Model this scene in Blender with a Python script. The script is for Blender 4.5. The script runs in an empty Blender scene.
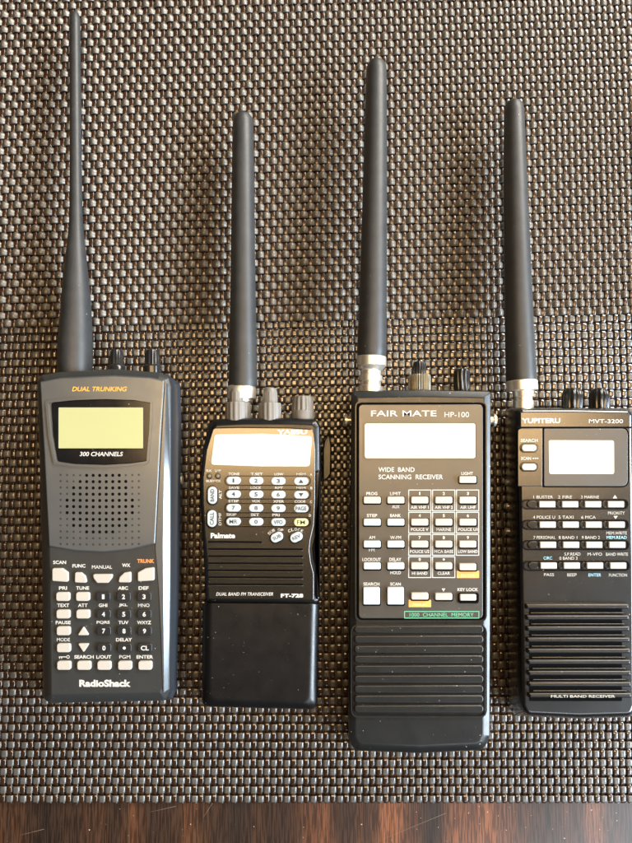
import bpy, bmesh, math, random
import numpy as np
from mathutils import Vector, Matrix
random.seed(7); rng = np.random.default_rng(7)
PI = math.pi
S = 0.001                                   # everything below is measured in millimetres
scene = bpy.context.scene
C = scene.collection

# ------------------------------------------------------------------ camera
CH, TILT, F = 335.0, math.radians(3.5), 620.0
cd = bpy.data.cameras.new('camera'); cam = bpy.data.objects.new('camera', cd); C.objects.link(cam)
cam.location = (0, 0, CH*S); cam.rotation_euler = (TILT, 0, 0)
cd.sensor_fit = 'HORIZONTAL'; cd.sensor_width = 36; cd.lens = 36*F/632
cd.clip_start = 0.01; cd.clip_end = 50
scene.camera = cam

# ------------------------------------------------------------------ world and lamps
world = bpy.data.worlds.new('World'); scene.world = world; world.use_nodes = True
bg = world.node_tree.nodes['Background']
bg.inputs[0].default_value = (0.62, 0.70, 0.85, 1); bg.inputs[1].default_value = 0.02

def area(name, loc, target, sx, sy, watts, col, spread=180):
    l = bpy.data.lights.new(name, 'AREA'); l.shape = 'RECTANGLE'; l.size = sx; l.size_y = sy
    l.energy = watts; l.color = col; l.spread = math.radians(spread)
    o = bpy.data.objects.new(name, l); C.objects.link(o); o.location = loc
    o.rotation_euler = (Vector(target)-Vector(loc)).to_track_quat('-Z', 'Y').to_euler()
    return o
area('warm_ceiling_lamp', (0.16, 0.16, 1.5), (0.16, 0.16, 0), 1.25, 0.34, 18, (1.0, 0.64, 0.29))
area('far_window', (1.05, 1.40, 0.90), (0, 0.1, 0), 1.3, 0.6, 70, (1.0, 0.93, 0.81))
area('side_window', (1.35, -0.32, 0.80), (0, 0, 0), 1.3, 0.40, 74, (0.74, 0.87, 1.0))
area('rear_window', (0.80, -1.20, 1.30), (0.1, -0.15, 0), 1.1, 0.5, 7, (0.86, 0.93, 1.0))

scene.view_settings.view_transform = 'Standard'; scene.view_settings.look = 'None'
scene.view_settings.exposure = 0.0; scene.view_settings.gamma = 1.0
scene.render.engine = 'CYCLES'
scene.render.resolution_x = 768; scene.render.resolution_y = 1024

# ------------------------------------------------------------------ measuring
def W(px, py, z):
    u = (px-316)/F; v = (421.5-py)/F
    d = (u, v*math.cos(TILT)+math.sin(TILT), v*math.sin(TILT)-math.cos(TILT))
    t = (z-CH)/d[2]
    return (d[0]*t, d[1]*t)
def mmpp(z): return (CH-z)/F                # mm per photo pixel at height z

# ------------------------------------------------------------------ materials
def mat(name, col, rough=0.5, metal=0.0, coat=0.0, coat_rough=0.1, spec=0.5, var=0.12, vscale=60, bump=0.0, bscale=3000,
        speck=0.0, speck_col=(0.55, 0.53, 0.5), rvar=0.08, emit=0.0):
    m = bpy.data.materials.new(name); m.use_nodes = True
    nt = m.node_tree; N = nt.nodes; L = nt.links; p = N['Principled BSDF']
    tc = N.new('ShaderNodeTexCoord')
    n = N.new('ShaderNodeTexNoise'); n.inputs['Scale'].default_value = vscale; n.inputs['Detail'].default_value = 5
    L.new(tc.outputs['Object'], n.inputs['Vector'])
    mx = N.new('ShaderNodeMix'); mx.data_type = 'RGBA'
    mx.inputs[6].default_value = tuple(c*(1-var) for c in col)+(1,)
    mx.inputs[7].default_value = tuple(min(1, c*(1+var)) for c in col)+(1,)
    L.new(n.outputs['Fac'], mx.inputs[0]); out = mx.outputs[2]
    if speck > 0:
        n2 = N.new('ShaderNodeTexNoise'); n2.inputs['Scale'].default_value = 1100; n2.inputs['Detail'].default_value = 1
        L.new(tc.outputs['Object'], n2.inputs['Vector'])
        r2 = N.new('ShaderNodeMapRange'); r2.inputs[1].default_value = 0.83-speck*0.1; r2.inputs[2].default_value = 0.87-speck*0.1
        L.new(n2.outputs['Fac'], r2.inputs[0])
        m2 = N.new('ShaderNodeMix'); m2.data_type = 'RGBA'; L.new(r2.outputs[0], m2.inputs[0])
        L.new(out, m2.inputs[6]); m2.inputs[7].default_value = speck_col+(1,); out = m2.outputs[2]
    L.new(out, p.inputs['Base Color'])
    mr = N.new('ShaderNodeMapRange'); mr.inputs[3].default_value = max(0.02, rough-rvar); mr.inputs[4].default_value = min(1, rough+rvar)
    n3 = N.new('ShaderNodeTexNoise'); n3.inputs['Scale'].default_value = vscale*2.3; n3.inputs['Detail'].default_value = 6
    L.new(tc.outputs['Object'], n3.inputs['Vector'])
    L.new(n3.outputs['Fac'], mr.inputs[0]); L.new(mr.outputs[0], p.inputs['Roughness'])
    p.inputs['Metallic'].default_value = metal
    p.inputs['Specular IOR Level'].default_value = spec
    p.inputs['Coat Weight'].default_value = coat; p.inputs['Coat Roughness'].default_value = coat_rough
    if bump > 0:
        b = N.new('ShaderNodeBump'); b.inputs['Strength'].default_value = bump; b.inputs['Distance'].default_value = 0.0001
        n4 = N.new('ShaderNodeTexNoise'); n4.inputs['Scale'].default_value = bscale; n4.inputs['Detail'].default_value = 3
        L.new(tc.outputs['Object'], n4.inputs['Vector'])
        L.new(n4.outputs['Fac'], b.inputs['Height']); L.new(b.outputs[0], p.inputs['Normal'])
    if emit > 0:
        p.inputs['Emission Color'].default_value = col+(1,); p.inputs['Emission Strength'].default_value = emit
    return m

M = {}
M['black'] = mat('black_plastic', (0.006, 0.006, 0.0065), 0.30, speck=0.4, bump=0.25, bscale=2500)
M['blackgloss'] = mat('gloss_black_plastic', (0.006, 0.006, 0.007), 0.16, speck=0.4)
M['hole'] = mat('painted_recess_shade', (0.003, 0.003, 0.003), 0.9, spec=0.05)  # flat black painted for the shade in holes, slots and gaps
M['navy'] = mat('dark_blue_grey_plastic', (0.022, 0.030, 0.042), 0.4, speck=0.2)
M['silver'] = mat('silver_grey_paint', (0.145, 0.16, 0.175), 0.32, metal=0.65, speck=0.2, bump=0.08, bscale=5000, var=0.06)
M['grey'] = mat('charcoal_grey_plastic', (0.030, 0.032, 0.032), 0.34, speck=0.35, bump=0.2, bscale=4000)
M['face2'] = mat('satin_black_faceplate', (0.009, 0.0085, 0.007), 0.22, speck=0.35, spec=1.0, coat=0.7, coat_rough=0.16, rvar=0.03)
M['face3'] = mat('dark_grey_faceplate', (0.028, 0.028, 0.026), 0.38, speck=0.3, spec=0.8, coat=0.5, coat_rough=0.30)
M['case3'] = mat('dark_grey_case_plastic', (0.012, 0.013, 0.013), 0.30, speck=0.6, bump=0.3, bscale=3500)
M['face4'] = mat('charcoal_faceplate', (0.008, 0.008, 0.0075), 0.26, speck=0.35, spec=0.9, coat=0.6, coat_rough=0.22, bump=0.08, bscale=3500, rvar=0.03)
M['rubber'] = mat('black_rubber_sheath', (0.028, 0.030, 0.032), 0.46, speck=0.35, bump=0.5, bscale=1800, vscale=160, var=0.4)
M['key'] = mat('off_white_rubber_key', (0.43, 0.41, 0.37), 0.5, var=0.05, bump=0.1)
M['keyblue'] = mat('pale_blue_white_key', (0.40, 0.46, 0.48), 0.45, var=0.04)
M['keyyellow'] = mat('pale_yellow_key', (0.55, 0.53, 0.28), 0.45, var=0.04)
M['keyblack'] = mat('black_rubber_key', (0.016, 0.018, 0.020), 0.35)
M['white'] = mat('white_print', (0.55, 0.54, 0.51), 0.6, var=0.1, vscale=900)
M['softwhite'] = mat('fine_white_print', (0.46, 0.45, 0.41), 0.6, var=0.25, vscale=1400)
M['orange'] = mat('orange_print', (0.75, 0.24, 0.05), 0.6)
M['goldprint'] = mat('gold_print', (0.85, 0.42, 0.06), 0.5)
M['orangelabel'] = mat('orange_label', (0.80, 0.36, 0.08), 0.55, var=0.06)
M['paleorange'] = mat('pale_orange_print', (0.80, 0.58, 0.34), 0.6)
M['scratch'] = mat('dry_scratch_in_varnish', (0.22, 0.17, 0.13), 0.8)
M['green'] = mat('green_print', (0.10, 0.42, 0.24), 0.6)
M['blueprint'] = mat('pale_blue_print', (0.30, 0.62, 0.75), 0.6)
M['darkprint'] = mat('dark_key_print', (0.03, 0.03, 0.035), 0.6)
M['lcdyellow'] = mat('yellow_green_display', (0.40, 0.41, 0.20), 0.4, var=0.04, vscale=30, spec=0.2)
M['lcdwhite'] = mat('pale_display', (0.58, 0.55, 0.46), 0.26, var=0.04, vscale=30, coat=0.6, coat_rough=0.15)
M['nickel'] = mat('nickel_connector', (0.88, 0.84, 0.76), 0.33, metal=0.8, bump=0.1)
M['beige'] = mat('warm_grey_knob_plastic', (0.16, 0.15, 0.135), 0.48)
M['knob'] = mat('black_knob_plastic', (0.018, 0.018, 0.018), 0.18)
M['clearknob'] = mat('smoky_knob_ring', (0.16, 0.14, 0.09), 0.28)

def wood():
    m = bpy.data.materials.new('dark_polished_wood'); m.use_nodes = True
    nt = m.node_tree; N = nt.nodes; L = nt.links; p = N['Principled BSDF']
    tc = N.new('ShaderNodeTexCoord')
    def noise(sx, sy, sc, det, dist=0):
        mp = N.new('ShaderNodeMapping'); mp.inputs['Scale'].default_value = (sx, sy, 1)
        L.new(tc.outputs['Object'], mp.inputs[0])
        n = N.new('ShaderNodeTexNoise'); n.inputs['Scale'].default_value = sc; n.inputs['Detail'].default_value = det
        n.inputs['Distortion'].default_value = dist
        L.new(mp.outputs[0], n.inputs['Vector']); return n
    a = noise(1, 0.03, 38, 5, 0.3)
    r = N.new('ShaderNodeValToRGB'); e = r.color_ramp.elements
    e[0].position = 0.36; e[0].color = (0.022, 0.013, 0.009, 1)
    e[1].position = 0.68; e[1].color = (0.19, 0.070, 0.030, 1)
    k = r.color_ramp.elements.new(0.52); k.color = (0.050, 0.023, 0.012, 1)
    L.new(a.outputs['Fac'], r.inputs[0])
    b = noise(1, 0.045, 1500, 4)
    rb = N.new('ShaderNodeMapRange'); rb.inputs[1].default_value = 0.46; rb.inputs[2].default_value = 0.54
    rb.inputs[3].default_value = 0.45; rb.inputs[4].default_value = 1.2
    L.new(b.outputs['Fac'], rb.inputs[0])
    mu = N.new('ShaderNodeVectorMath'); mu.operation = 'SCALE'
    L.new(r.outputs[0], mu.inputs[0]); L.new(rb.outputs[0], mu.inputs['Scale'])
    s = noise(1, 1, 700, 1)
    rs = N.new('ShaderNodeMapRange'); rs.inputs[1].default_value = 0.765; rs.inputs[2].default_value = 0.79
    L.new(s.outputs['Fac'], rs.inputs[0])
    mx = N.new('ShaderNodeMix'); mx.data_type = 'RGBA'; L.new(rs.outputs[0], mx.inputs[0])
    L.new(mu.outputs[0], mx.inputs[6]); mx.inputs[7].default_value = (0.5, 0.42, 0.33, 1)
    L.new(mx.outputs[2], p.inputs['Base Color'])
    p.inputs['Roughness'].default_value = 0.42
    p.inputs['Coat Weight'].default_value = 1.0; p.inputs['Coat Roughness'].default_value = 0.2
    bp = N.new('ShaderNodeBump'); bp.inputs['Strength'].default_value = 0.25; bp.inputs['Distance'].default_value = 0.0002
    L.new(b.outputs['Fac'], bp.inputs['Height']); L.new(bp.outputs[0], p.inputs['Normal'])
    return m
M['wood'] = wood()
M['weft_pale'] = mat('pale_grey_vinyl_weft', (0.128, 0.117, 0.100), 0.38, metal=0.25, var=0.22, vscale=420, bump=0.9, bscale=1500, spec=0.6, rvar=0.12)
M['warp_dark'] = mat('dark_brown_vinyl_warp', (0.034, 0.014, 0.006), 0.27, coat=0.6, coat_rough=0.22, metal=0.0, var=0.3, vscale=420, bump=0.9, bscale=1500, spec=0.6, rvar=0.12)
M['weft'] = mat('grey_vinyl_weft', (0.112, 0.109, 0.102), 0.34, metal=0.3, coat=0.35, coat_rough=0.25, var=0.30, vscale=420, bump=0.9, bscale=1500, spec=0.6, rvar=0.12)
M['warp'] = mat('brown_vinyl_warp', (0.030, 0.014, 0.006), 0.25, metal=0.0, coat=1.0, coat_rough=0.22, var=0.35, vscale=420, bump=0.3, bscale=1500, spec=1.0, rvar=0.08)

# ------------------------------------------------------------------ mesh building
class MB:
    def __init__(s): s.v = []; s.f = []; s.m = []
    def add(s, verts, faces, mi=0):
        o = len(s.v); s.v += [tuple(v) for v in verts]; s.f += [tuple(i+o for i in f) for f in faces]; s.m += [mi]*len(faces)
    def rings(s, rs, cap0=True, cap1=True, mi=0):
        if cap1:                          # a narrow flat rim keeps the cap's shading flat
            last = [Vector(p) for p in rs[-1]]; cen = sum(last, Vector())/len(last)
            rs = list(rs)+[[tuple(p+(cen-p)*min(0.12, 0.16/max(1e-6, (cen-p).length))) for p in last]]
        n = len(rs[0]); vs = [tuple(p) for r in rs for p in r]; fs = []
        for k in range(len(rs)-1):
            for i in range(n):
                j = (i+1) % n
                fs.append((k*n+i, k*n+j, (k+1)*n+j, (k+1)*n+i))
        if cap0: fs.append(tuple(range(n-1, -1, -1)))
        if cap1: fs.append(tuple((len(rs)-1)*n+i for i in range(n)))
        s.add(vs, fs, mi)
    def build(s, name, mats, parent=None, smooth=32):
        if not isinstance(mats, (list, tuple)): mats = [mats]
        off = Vector((0, 0, 0))
        root = parent
        while root is not None:
            off = off + Vector(root.location); root = root.parent
        me = bpy.data.meshes.new(name)
        me.from_pydata([(x*S-off.x, y*S-off.y, z*S-off.z) for x, y, z in s.v], [], s.f)
        for m in mats: me.materials.append(m)
        me.polygons.foreach_set('material_index', s.m)
        bm = bmesh.new(); bm.from_mesh(me)
        if smooth is not None: bmesh.ops.recalc_face_normals(bm, faces=bm.faces)
        bm.to_mesh(me); bm.free()
        if smooth:
            me.shade_smooth(); me.set_sharp_from_angle(angle=math.radians(smooth))
        me.update()
        o = bpy.data.objects.new(name, me); C.objects.link(o)
        if parent is not None: o.parent = parent
        return o

def R(x0, y0, x1, y1): return [(x0, y0), (x1, y0), (x1, y1), (x0, y1)]
def round_poly(c, rad, inset=0.0, n=5):
    """corner list in mm -> rounded outline, inset by miter; rad scalar or list"""
    k = len(c)
    if not isinstance(rad, (list, tuple)): rad = [rad]*k
    a = sum(c[i][0]*c[(i+1) % k][1]-c[(i+1) % k][0]*c[i][1] for i in range(k))
    sg = 1 if a > 0 else -1
    cc = []
    for i in range(k):
        p0, p1, p2 = Vector(c[i-1]), Vector(c[i]), Vector(c[(i+1) % k])
        d1 = (p1-p0).normalized(); d2 = (p2-p1).normalized()
        n1 = Vector((-d1.y, d1.x))*sg; n2 = Vector((-d2.y, d2.x))*sg
        b = n1+n2; b = b/max(0.2, b.length_squared)*2
        cc.append(p1+b*inset)
    out = []
    for i in range(k):
        p0, p1, p2 = cc[i-1], cc[i], cc[(i+1) % k]
        d1 = (p0-p1); d2 = (p2-p1)
        l1, l2 = d1.length, d2.length
        d1.normalize(); d2.normalize()
        ang = d1.angle(d2)
        r = max(0.06, rad[i]-inset)
        t = min(r/max(1e-4, math.tan(ang/2)), l1*0.48, l2*0.48)
        a_, b_ = p1+d1*t, p1+d2*t
        for q in range(n):
            s = q/(n-1)
            out.append(((1-s)**2*a_+2*s*(1-s)*(p1*0.86+(a_+b_)*0.07)+s*s*b_)[:])
    return out
def PX(c, z): return [W(x, y, z) for x, y in c]
def prism(mb, corners, rad, z0, z1, bev=0.4, zref=None, mi=0, flare=0.0, n=5, steps=3, cap0=True):
    """extruded rounded outline given in photo pixels at height zref"""
    zr = z1 if zref is None else zref
    c = PX(corners, zr); k = mmpp(zr)
    rad = [r*k for r in rad] if isinstance(rad, (list, tuple)) else rad*k
    rs = []
    if flare: rs.append([(x, y, z0) for x, y in round_poly(c, rad, flare, n)]); rs.append([(x, y, z0+flare*1.2) for x, y in round_poly(c, rad, 0, n)])
    else: rs.append([(x, y, z0) for x, y in round_poly(c, rad, 0, n)])
    for q in range(steps+1):
        a = q/steps*PI/2
        rs.append([(x, y, z1-bev+bev*math.sin(a)) for x, y in round_poly(c, rad, bev*(1-math.cos(a)), n)])
    mb.rings(rs, cap0, True, mi)
def loft(mb, secs, n=6, mi=0):
    """secs: (corners px, radius px, z[, inset mm])"""
    rs = []
    for s_ in secs:
        c, r, z = s_[:3]; ins = s_[3] if len(s_) > 3 else 0
        k = mmpp(z); rr = [q*k for q in r] if isinstance(r, (list, tuple)) else r*k
        rs.append([(x, y, z) for x, y in round_poly(PX(c, z), rr, ins, n)])
    mb.rings(rs, True, True, mi)
def frame(mb, corners, rad, z, wpx, h=0.12, mi=0, n=5):
    """thin closed border line of width wpx around the outline, inside it"""
    c = PX(corners, z); k = mmpp(z); r = rad*k if not isinstance(rad, (list, tuple)) else [q*k for q in rad]
    o = round_poly(c, r, 0, n); i = round_poly(c, r, wpx*k, n); m = len(o)
    vs = [(x, y, z) for x, y in o]+[(x, y, z+h) for x, y in o]+[(x, y, z+h) for x, y in i]+[(x, y, z) for x, y in i]
    fs = []
    for a in range(m):
        b = (a+1) % m
        for t in range(4):
            u = (t+1) % 4
            fs.append((t*m+a, t*m+b, u*m+b, u*m+a))
    mb.add(vs, fs, mi)
def flat(mb, pts, z, mi=0): mb.add([(*W(x, y, z), z) for x, y in pts], [tuple(range(len(pts)))[::-1]], mi)
def disc(mb, cx, cy, r, z, mi=0, n=12):
    flat(mb, [(cx+r*math.cos(2*PI*i/n), cy+r*math.sin(2*PI*i/n)) for i in range(n)], z, mi)
def oval(cx, cy, w, h, rot=0, n=20):
    """stadium outline in pixels"""
    r = min(w, h)/2; pts = []
    dx, dy = max(0, w/2-r), max(0, h/2-r)
    for i in range(n):
        a = 2*PI*(i+0.5)/n
        x = r*math.cos(a)+(dx if math.cos(a) > 0 else -dx); y = r*math.sin(a)+(dy if math.sin(a) > 0 else -dy)
        pts.append((cx+x*math.cos(rot)-y*math.sin(rot), cy+x*math.sin(rot)+y*math.cos(rot)))
    return pts
def pill(mb, cx, cy, w, h, z0, z1, bev=0.4, rot=0, mi=0, grow=0.0):
    pts = PX(oval(cx, cy, w+grow, h+grow, rot), z1)
    rs = [[(x, y, z0) for x, y in pts]]
    cxm = sum(p[0] for p in pts)/len(pts); cym = sum(p[1] for p in pts)/len(pts)
    for q in range(4):
        a = q/3*PI/2; d = bev*(1-math.cos(a)); r = []
        for x, y in pts:
            v = Vector((x-cxm, y-cym)); l = v.length; v = v*(max(0.1, l-d)/l)
            r.append((cxm+v.x, cym+v.y, z1-bev+bev*math.sin(a)))
        rs.append(r)
    mb.rings(rs, True, True, mi)

def tube(mb, pts, rads, n=28, mi=0, rib=0, ribd=0.0, ribrange=None):
    """solid of revolution along pts (mm), rads in mm"""
    P = [Vector(p) for p in pts]; ax = (P[-1]-P[0]).normalized()
    up = Vector((0, 0, 1)); sd = ax.cross(up).normalized(); up = sd.cross(ax).normalized()
    rs = []
    for k, (p, r) in enumerate(zip(P, rads)):
        ring = []
        for i in range(n):
            a = 2*PI*i/n
            rr = r
            if rib and (ribrange is None or ribrange[0] <= k <= ribrange[1]): rr = r*(1-ribd*(0.5+0.5*math.copysign(abs(math.cos(a*rib))**0.5, math.cos(a*rib))))
            ring.append(p+sd*rr*math.cos(a)+up*rr*math.sin(a))
        rs.append(ring)
    mb.rings(rs, True, True, mi)
def px_tube(mb, prof, z, **kw):
    """prof: (x px, y px, width px) all at height z (z may be a list)"""
    pts = []; rads = []
    for k, (x, y, w) in enumerate(prof):
        zz = z[k] if isinstance(z, (list, tuple)) else z
        pts.append((*W(x, y, zz), zz)); rads.append(w/2*mmpp(zz))
    tube(mb, pts, rads, **kw)

# text, converted to flat printed outlines
_tc = {}
def glyphs(s, bold, shear):
    if 'M' in s: bold = min(bold, 0.008)
    key = (s, bold, shear)
    if key in _tc: return _tc[key]
    cu = bpy.data.curves.new('t', 'FONT'); cu.body = s; cu.resolution_u = 3
    cu.offset = bold; cu.shear = shear
    ob = bpy.data.objects.new('t', cu); C.objects.link(ob)
    bpy.context.view_layer.update()
    me = bpy.data.meshes.new_from_object(ob.evaluated_get(bpy.context.evaluated_depsgraph_get()))
    vs = [v.co.xy[:] for v in me.vertices]; fs = [tuple(p.vertices) for p in me.polygons]
    bpy.data.objects.remove(ob); bpy.data.curves.remove(cu); bpy.data.meshes.remove(me)
    x0 = min(v[0] for v in vs); x1 = max(v[0] for v in vs); y0 = min(v[1] for v in vs); y1 = max(v[1] for v in vs)
    vs = [((x-(x0+x1)/2)/(x1-x0), (y-(y0+y1)/2)/(y1-y0)) for x, y in vs]
    _tc[key] = (vs, fs); return _tc[key]
def text(mb, s, cx, cy, w, h, z, rot=0, bold=0.022, shear=0, mi=0):
    vs, fs = glyphs(s, bold, shear); c, n_ = math.cos(rot), math.sin(rot)
    out = []
    for u, v in vs:
        x = u*w; y = -v*h
        out.append((*W(cx+x*c-y*n_, cy+x*n_+y*c, z), z))
    mb.add(out, fs, mi)
def tri_up(mb, cx, cy, w, h, z, mi=0, down=False):
    s = -1 if down else 1
    flat(mb, [(cx-w/2, cy+s*h/2), (cx+w/2, cy+s*h/2), (cx, cy-s*h/2)], z, mi)

def thing(name, label, cat, px, py, z, group=None):
    o = bpy.data.objects.new(name, None); C.objects.link(o)
    x, y = W(px, py, z); o.location = (x*S, y*S, z*S); o.empty_display_size = 0.02
    o['label'] = label; o['category'] = cat
    if group: o['group'] = group
    return o
def build_print(name, mb, m, parent): return mb.build(name, m, parent, smooth=None)

def key(root, corners, rad, z0, z1, m, bev=0.35, name='key', label=None, marks=None, mm=None):
    mb = MB(); prism(mb, corners, rad, z0, z1, bev); o = mb.build(name, m, root)
    if label: o['label'] = label
    if marks:
        t = MB()
        for a in marks:
            if a[0] == '^': tri_up(t, *a[1:], z1+0.03)
            elif a[0] == 'v': tri_up(t, *a[1:], z1+0.03, down=True)
            else: text(t, *a[:5], z1+0.03, **(a[5] if len(a) > 5 else {}))
        t.build('key_marking', mm or M['white'], o, smooth=None)
    return o
def ck(cx, cy, w, h): return R(cx-w/2, cy-h/2, cx+w/2, cy+h/2)

# ------------------------------------------------------------------ table
mb = MB()
c = [(-620, -300), (620, -300), (620, 520), (-620, 520)]
rs = []
for ins, z in ((3, -28), (0, -25), (0, -3.5), (0.8, -1.2), (3, 0)):
    rs.append([(x, y, z) for x, y in round_poly(c, 12, ins, 6)])
mb.rings(rs)
tb = mb.build('table', M['wood'])
for a, b in (((203.5, 817), (212.5, 803)), ((378, 841), (446, 813)), ((150, 812), (176, 806)), ((586, 806), (592, 801)), ((20, 835), (44, 829))):
    mb = MB(); n_ = Vector((b[1]-a[1], a[0]-b[0])).normalized()*0.16
    flat(mb, [(a[0]-n_.x*0.3, a[1]-n_.y*0.3), (a[0]+n_.x*0.3, a[1]+n_.y*0.3), (b[0]+n_.x, b[1]+n_.y), (b[0]-n_.x, b[1]-n_.y)], 0.03)
    mb.build('scratch', M['scratch'], tb, smooth=None)
tb['label'] = 'dark polished wooden table under the two woven mats'; tb['category'] = 'table'

# ------------------------------------------------------------------ woven mats
def weave(name, px0, py0, over0, rows_lo, rows_hi, cols, p, q, A, ww, wt, vw, vt, z0, label, skew, round_=2.0, crest=0.8, mats=('weft', 'warp'), up=1.0):
    """rows of weft along x, columns of warp along y, plain weave"""
    x0, y0 = W(px0, py0, z0+1.2)
    rows = np.arange(rows_lo, rows_hi+1); nr = len(rows); nc = 2*cols+1; colx = np.arange(-cols, cols+1)
    V = []; FQ = []; MI = []; base = 0
    sub = 6
    def wave(t, c): return np.sign(t)*(np.abs(t)**c if round_ < 2.5 else np.minimum(1, 2.0*np.abs(t))**0.7)
    def strand(cx, cy, cz, half, thick, along, mi, ex):
        nonlocal base
        n = len(cx)
        if ex > 2.5:                       # flat ribbon
            ca = np.array([1, .91, .68, 0, -.68, -.91, -1, -.7, .7]); sa = np.array([0, .72, 1, 1.05, 1, .72, 0, -.9, -.9])
        else:
            a = np.linspace(0, 2*PI, 8, endpoint=False)+PI/8
            ca = np.sign(np.cos(a))*np.abs(np.cos(a))**(2/ex); sa = np.sign(np.sin(a))*np.abs(np.sin(a))**(2/ex)
        K = len(ca)
        P = np.zeros((n, K, 3)); hv = np.broadcast_to(half, (n,))
        if along == 'x':
            P[:, :, 0] = cx[:, None]; P[:, :, 1] = cy[:, None]+hv[:, None]*ca
        else:
            P[:, :, 1] = cy[:, None]; P[:, :, 0] = cx[:, None]+hv[:, None]*ca
        P[:, :, 2] = cz[:, None]+thick/2*sa
        V.append(P.reshape(-1, 3))
        i = np.arange(n-1)[:, None]; k = np.arange(K)[None, :]; k2 = (k+1) % K
        f = np.stack([i*K+k, i*K+k2, (i+1)*K+k2, (i+1)*K+k], -1).reshape(-1, 4)+base
        if along == 'x': f = f[:, ::-1]
        FQ.append(f); MI.append(np.full(len(f), mi)); base += n*K
    zc = z0+A+max(wt, vt)/2
    for j in rows:
        x = np.linspace(-cols-0.5, cols+0.5, (2*cols+1)*sub+1)
        sgn = 1 if (j+over0) % 2 else -1
        wv = np.cos(PI*x)*sgn                      # +1 where the weft passes over
        wob = np.interp(x, colx, rng.normal(0, 0.05, nc))
        cz = zc+A*wave(wv, crest)+wob*0.8
        hw = ww/2*(1+0.08*wv)*(1+0.03*rng.normal())
        xs = x0+x*p+0.12*rng.normal(0, 1)
        yy = y0-j*q+wob*2.0+rng.normal(0, 0.06)
        strand(xs, yy+0*xs, cz, hw, wt, 'x', 0, round_)
    for i in colx:
        y = np.linspace(rows_lo-0.5, rows_hi+0.5, nr*sub+1)
        sgn = -1 if (i+over0) % 2 else 1
        wv = np.cos(PI*y)*sgn
        wob = np.interp(y, rows, rng.normal(0, 0.05, nr))
        cz = wave(wv, crest); cz = zc+A*np.where(cz > 0, cz*up, cz)+wob*0.6
        hw = vw/2*(1+0.12*wv)*(1+0.04*rng.normal())
        xs = x0+i*p+wob*1.5+rng.normal(0, 0.06)
        strand(xs+0*y, y0-y*q, cz, hw, vt, 'y', 1, 2.6)
    Vv = np.concatenate(V); Ff = np.concatenate(FQ); Mm = np.concatenate(MI)
    # the cloth's own slight bow
    X, Y = Vv[:, 0].copy(), Vv[:, 1].copy()
    Vv[:, 1] = Y+skew(X, Y)
    Vv = Vv*S
    o0 = np.array([Vv[:, 0].mean(), Vv[:, 1].mean(), z0*S])
    Vv = Vv-o0
    me = bpy.data.meshes.new(name)
    me.vertices.add(len(Vv)); me.vertices.foreach_set('co', Vv.ravel())
    me.loops.add(Ff.size); me.loops.foreach_set('vertex_index', Ff.ravel())
    me.polygons.add(len(Ff)); me.polygons.foreach_set('loop_start', np.arange(0, Ff.size, 4))
    me.polygons.foreach_set('loop_total', np.full(len(Ff), 4))
    me.materials.append(M[mats[0]]); me.materials.append(M[mats[1]])
    me.polygons.foreach_set('material_index', Mm.astype(np.int32))
    me.polygons.foreach_set('use_smooth', np.ones(len(Ff), dtype=bool))
    me.update(calc_edges=True); me.validate()
    o = bpy.data.objects.new(name, me); C.objects.link(o); o.location = o0
    o['label'] = label; o['category'] = 'placemat'; o['group'] = 'woven vinyl placemats under the radios'
    return o
def skew_front(X, Y):
    t = np.clip((Y+150)/230, 0, 1); return t*(X*0.022)
def skew_back(X, Y):
    return X*0.022+0*Y
MATZ = 0.15
weave('placemat', 288, 324.5, 0, 0, 55, 66, 3.43, 4.53, 0.58, 3.40, 0.85, 2.20, 0.7, MATZ,
      'front woven vinyl placemat lying under all four radio bodies', skew_front, 3.4, 0.45)
weave('placemat', 310.3, 317.3, 1, -66, 0, 66, 3.43, 4.38, 0.95, 3.85, 1.40, 2.0, 0.8, MATZ,
      'back woven vinyl placemat with rounder grey bumps, beneath the antenna tips', skew_back, 2.1, 0.9, ('weft_pale', 'warp_dark'), 0.30)
ZB = 2.55                                   # top of the mats, where the radios rest

# ------------------------------------------------------------------ radio one: silver-grey scanner
Z = 32.0
r1 = thing('handheld_radio', 'silver and charcoal handheld scanner with yellow-green display and round-hole speaker, leftmost', 'radio', 108, 540, ZB, 'handheld radios in a row')
mb = MB()
oc = [(44, 378), (60, 374.5), (112, 372), (168, 375), (180, 384), (181.5, 420), (180, 560), (176.5, 690), (172, 700), (46, 701), (44, 690), (42, 540)]
loft(mb, [(oc, 5, ZB, 3.0), (oc, 5, ZB+3, 0.8), (oc, 5, ZB+8, 0.0), (oc, 5, 20, 0.2), (oc, 5, 23, 1.6)])
mb.build('back_case', M['navy'], r1)
mb = MB()
fc = [(37.5, 381), (41, 375), (60, 372), (114, 369), (160, 372.5), (169, 377), (171.5, 386), (171.5, 560), (170, 690), (165, 700.5), (49, 703), (43.5, 698), (42, 560)]
loft(mb, [(fc, 5, 14, 2.2), (fc, 5, 20, 0.0), (fc, 5, 27, 0.0), (fc, 5, 28.6, 0.1), (fc, 5, 29.3, 0.4), (fc, 5, Z-0.2, 3.5), (fc, 5, Z, 4.1)])
mb.build('front_case', M['grey'], r1)
mb = MB()
pc = [(39.5, 381.5), (60, 377.5), (114, 375), (150, 377), (164.5, 380), (161, 430), (155, 544), (130, 550), (103, 552.5), (75, 551), (48.5, 546.5), (43.5, 450)]
prism(mb, pc, 1.5, Z-2.6, Z+0.7, 0.7)
mb.build('upper_faceplate', M['silver'], r1)
mb = MB()   # the bright two-facet ridge right of the faceplate
RI = [(165.2, 382), (162.6, 430), (159.6, 480), (156.6, 530), (155.6, 548), (159, 590), (161.5, 640), (163, 690)]
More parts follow.
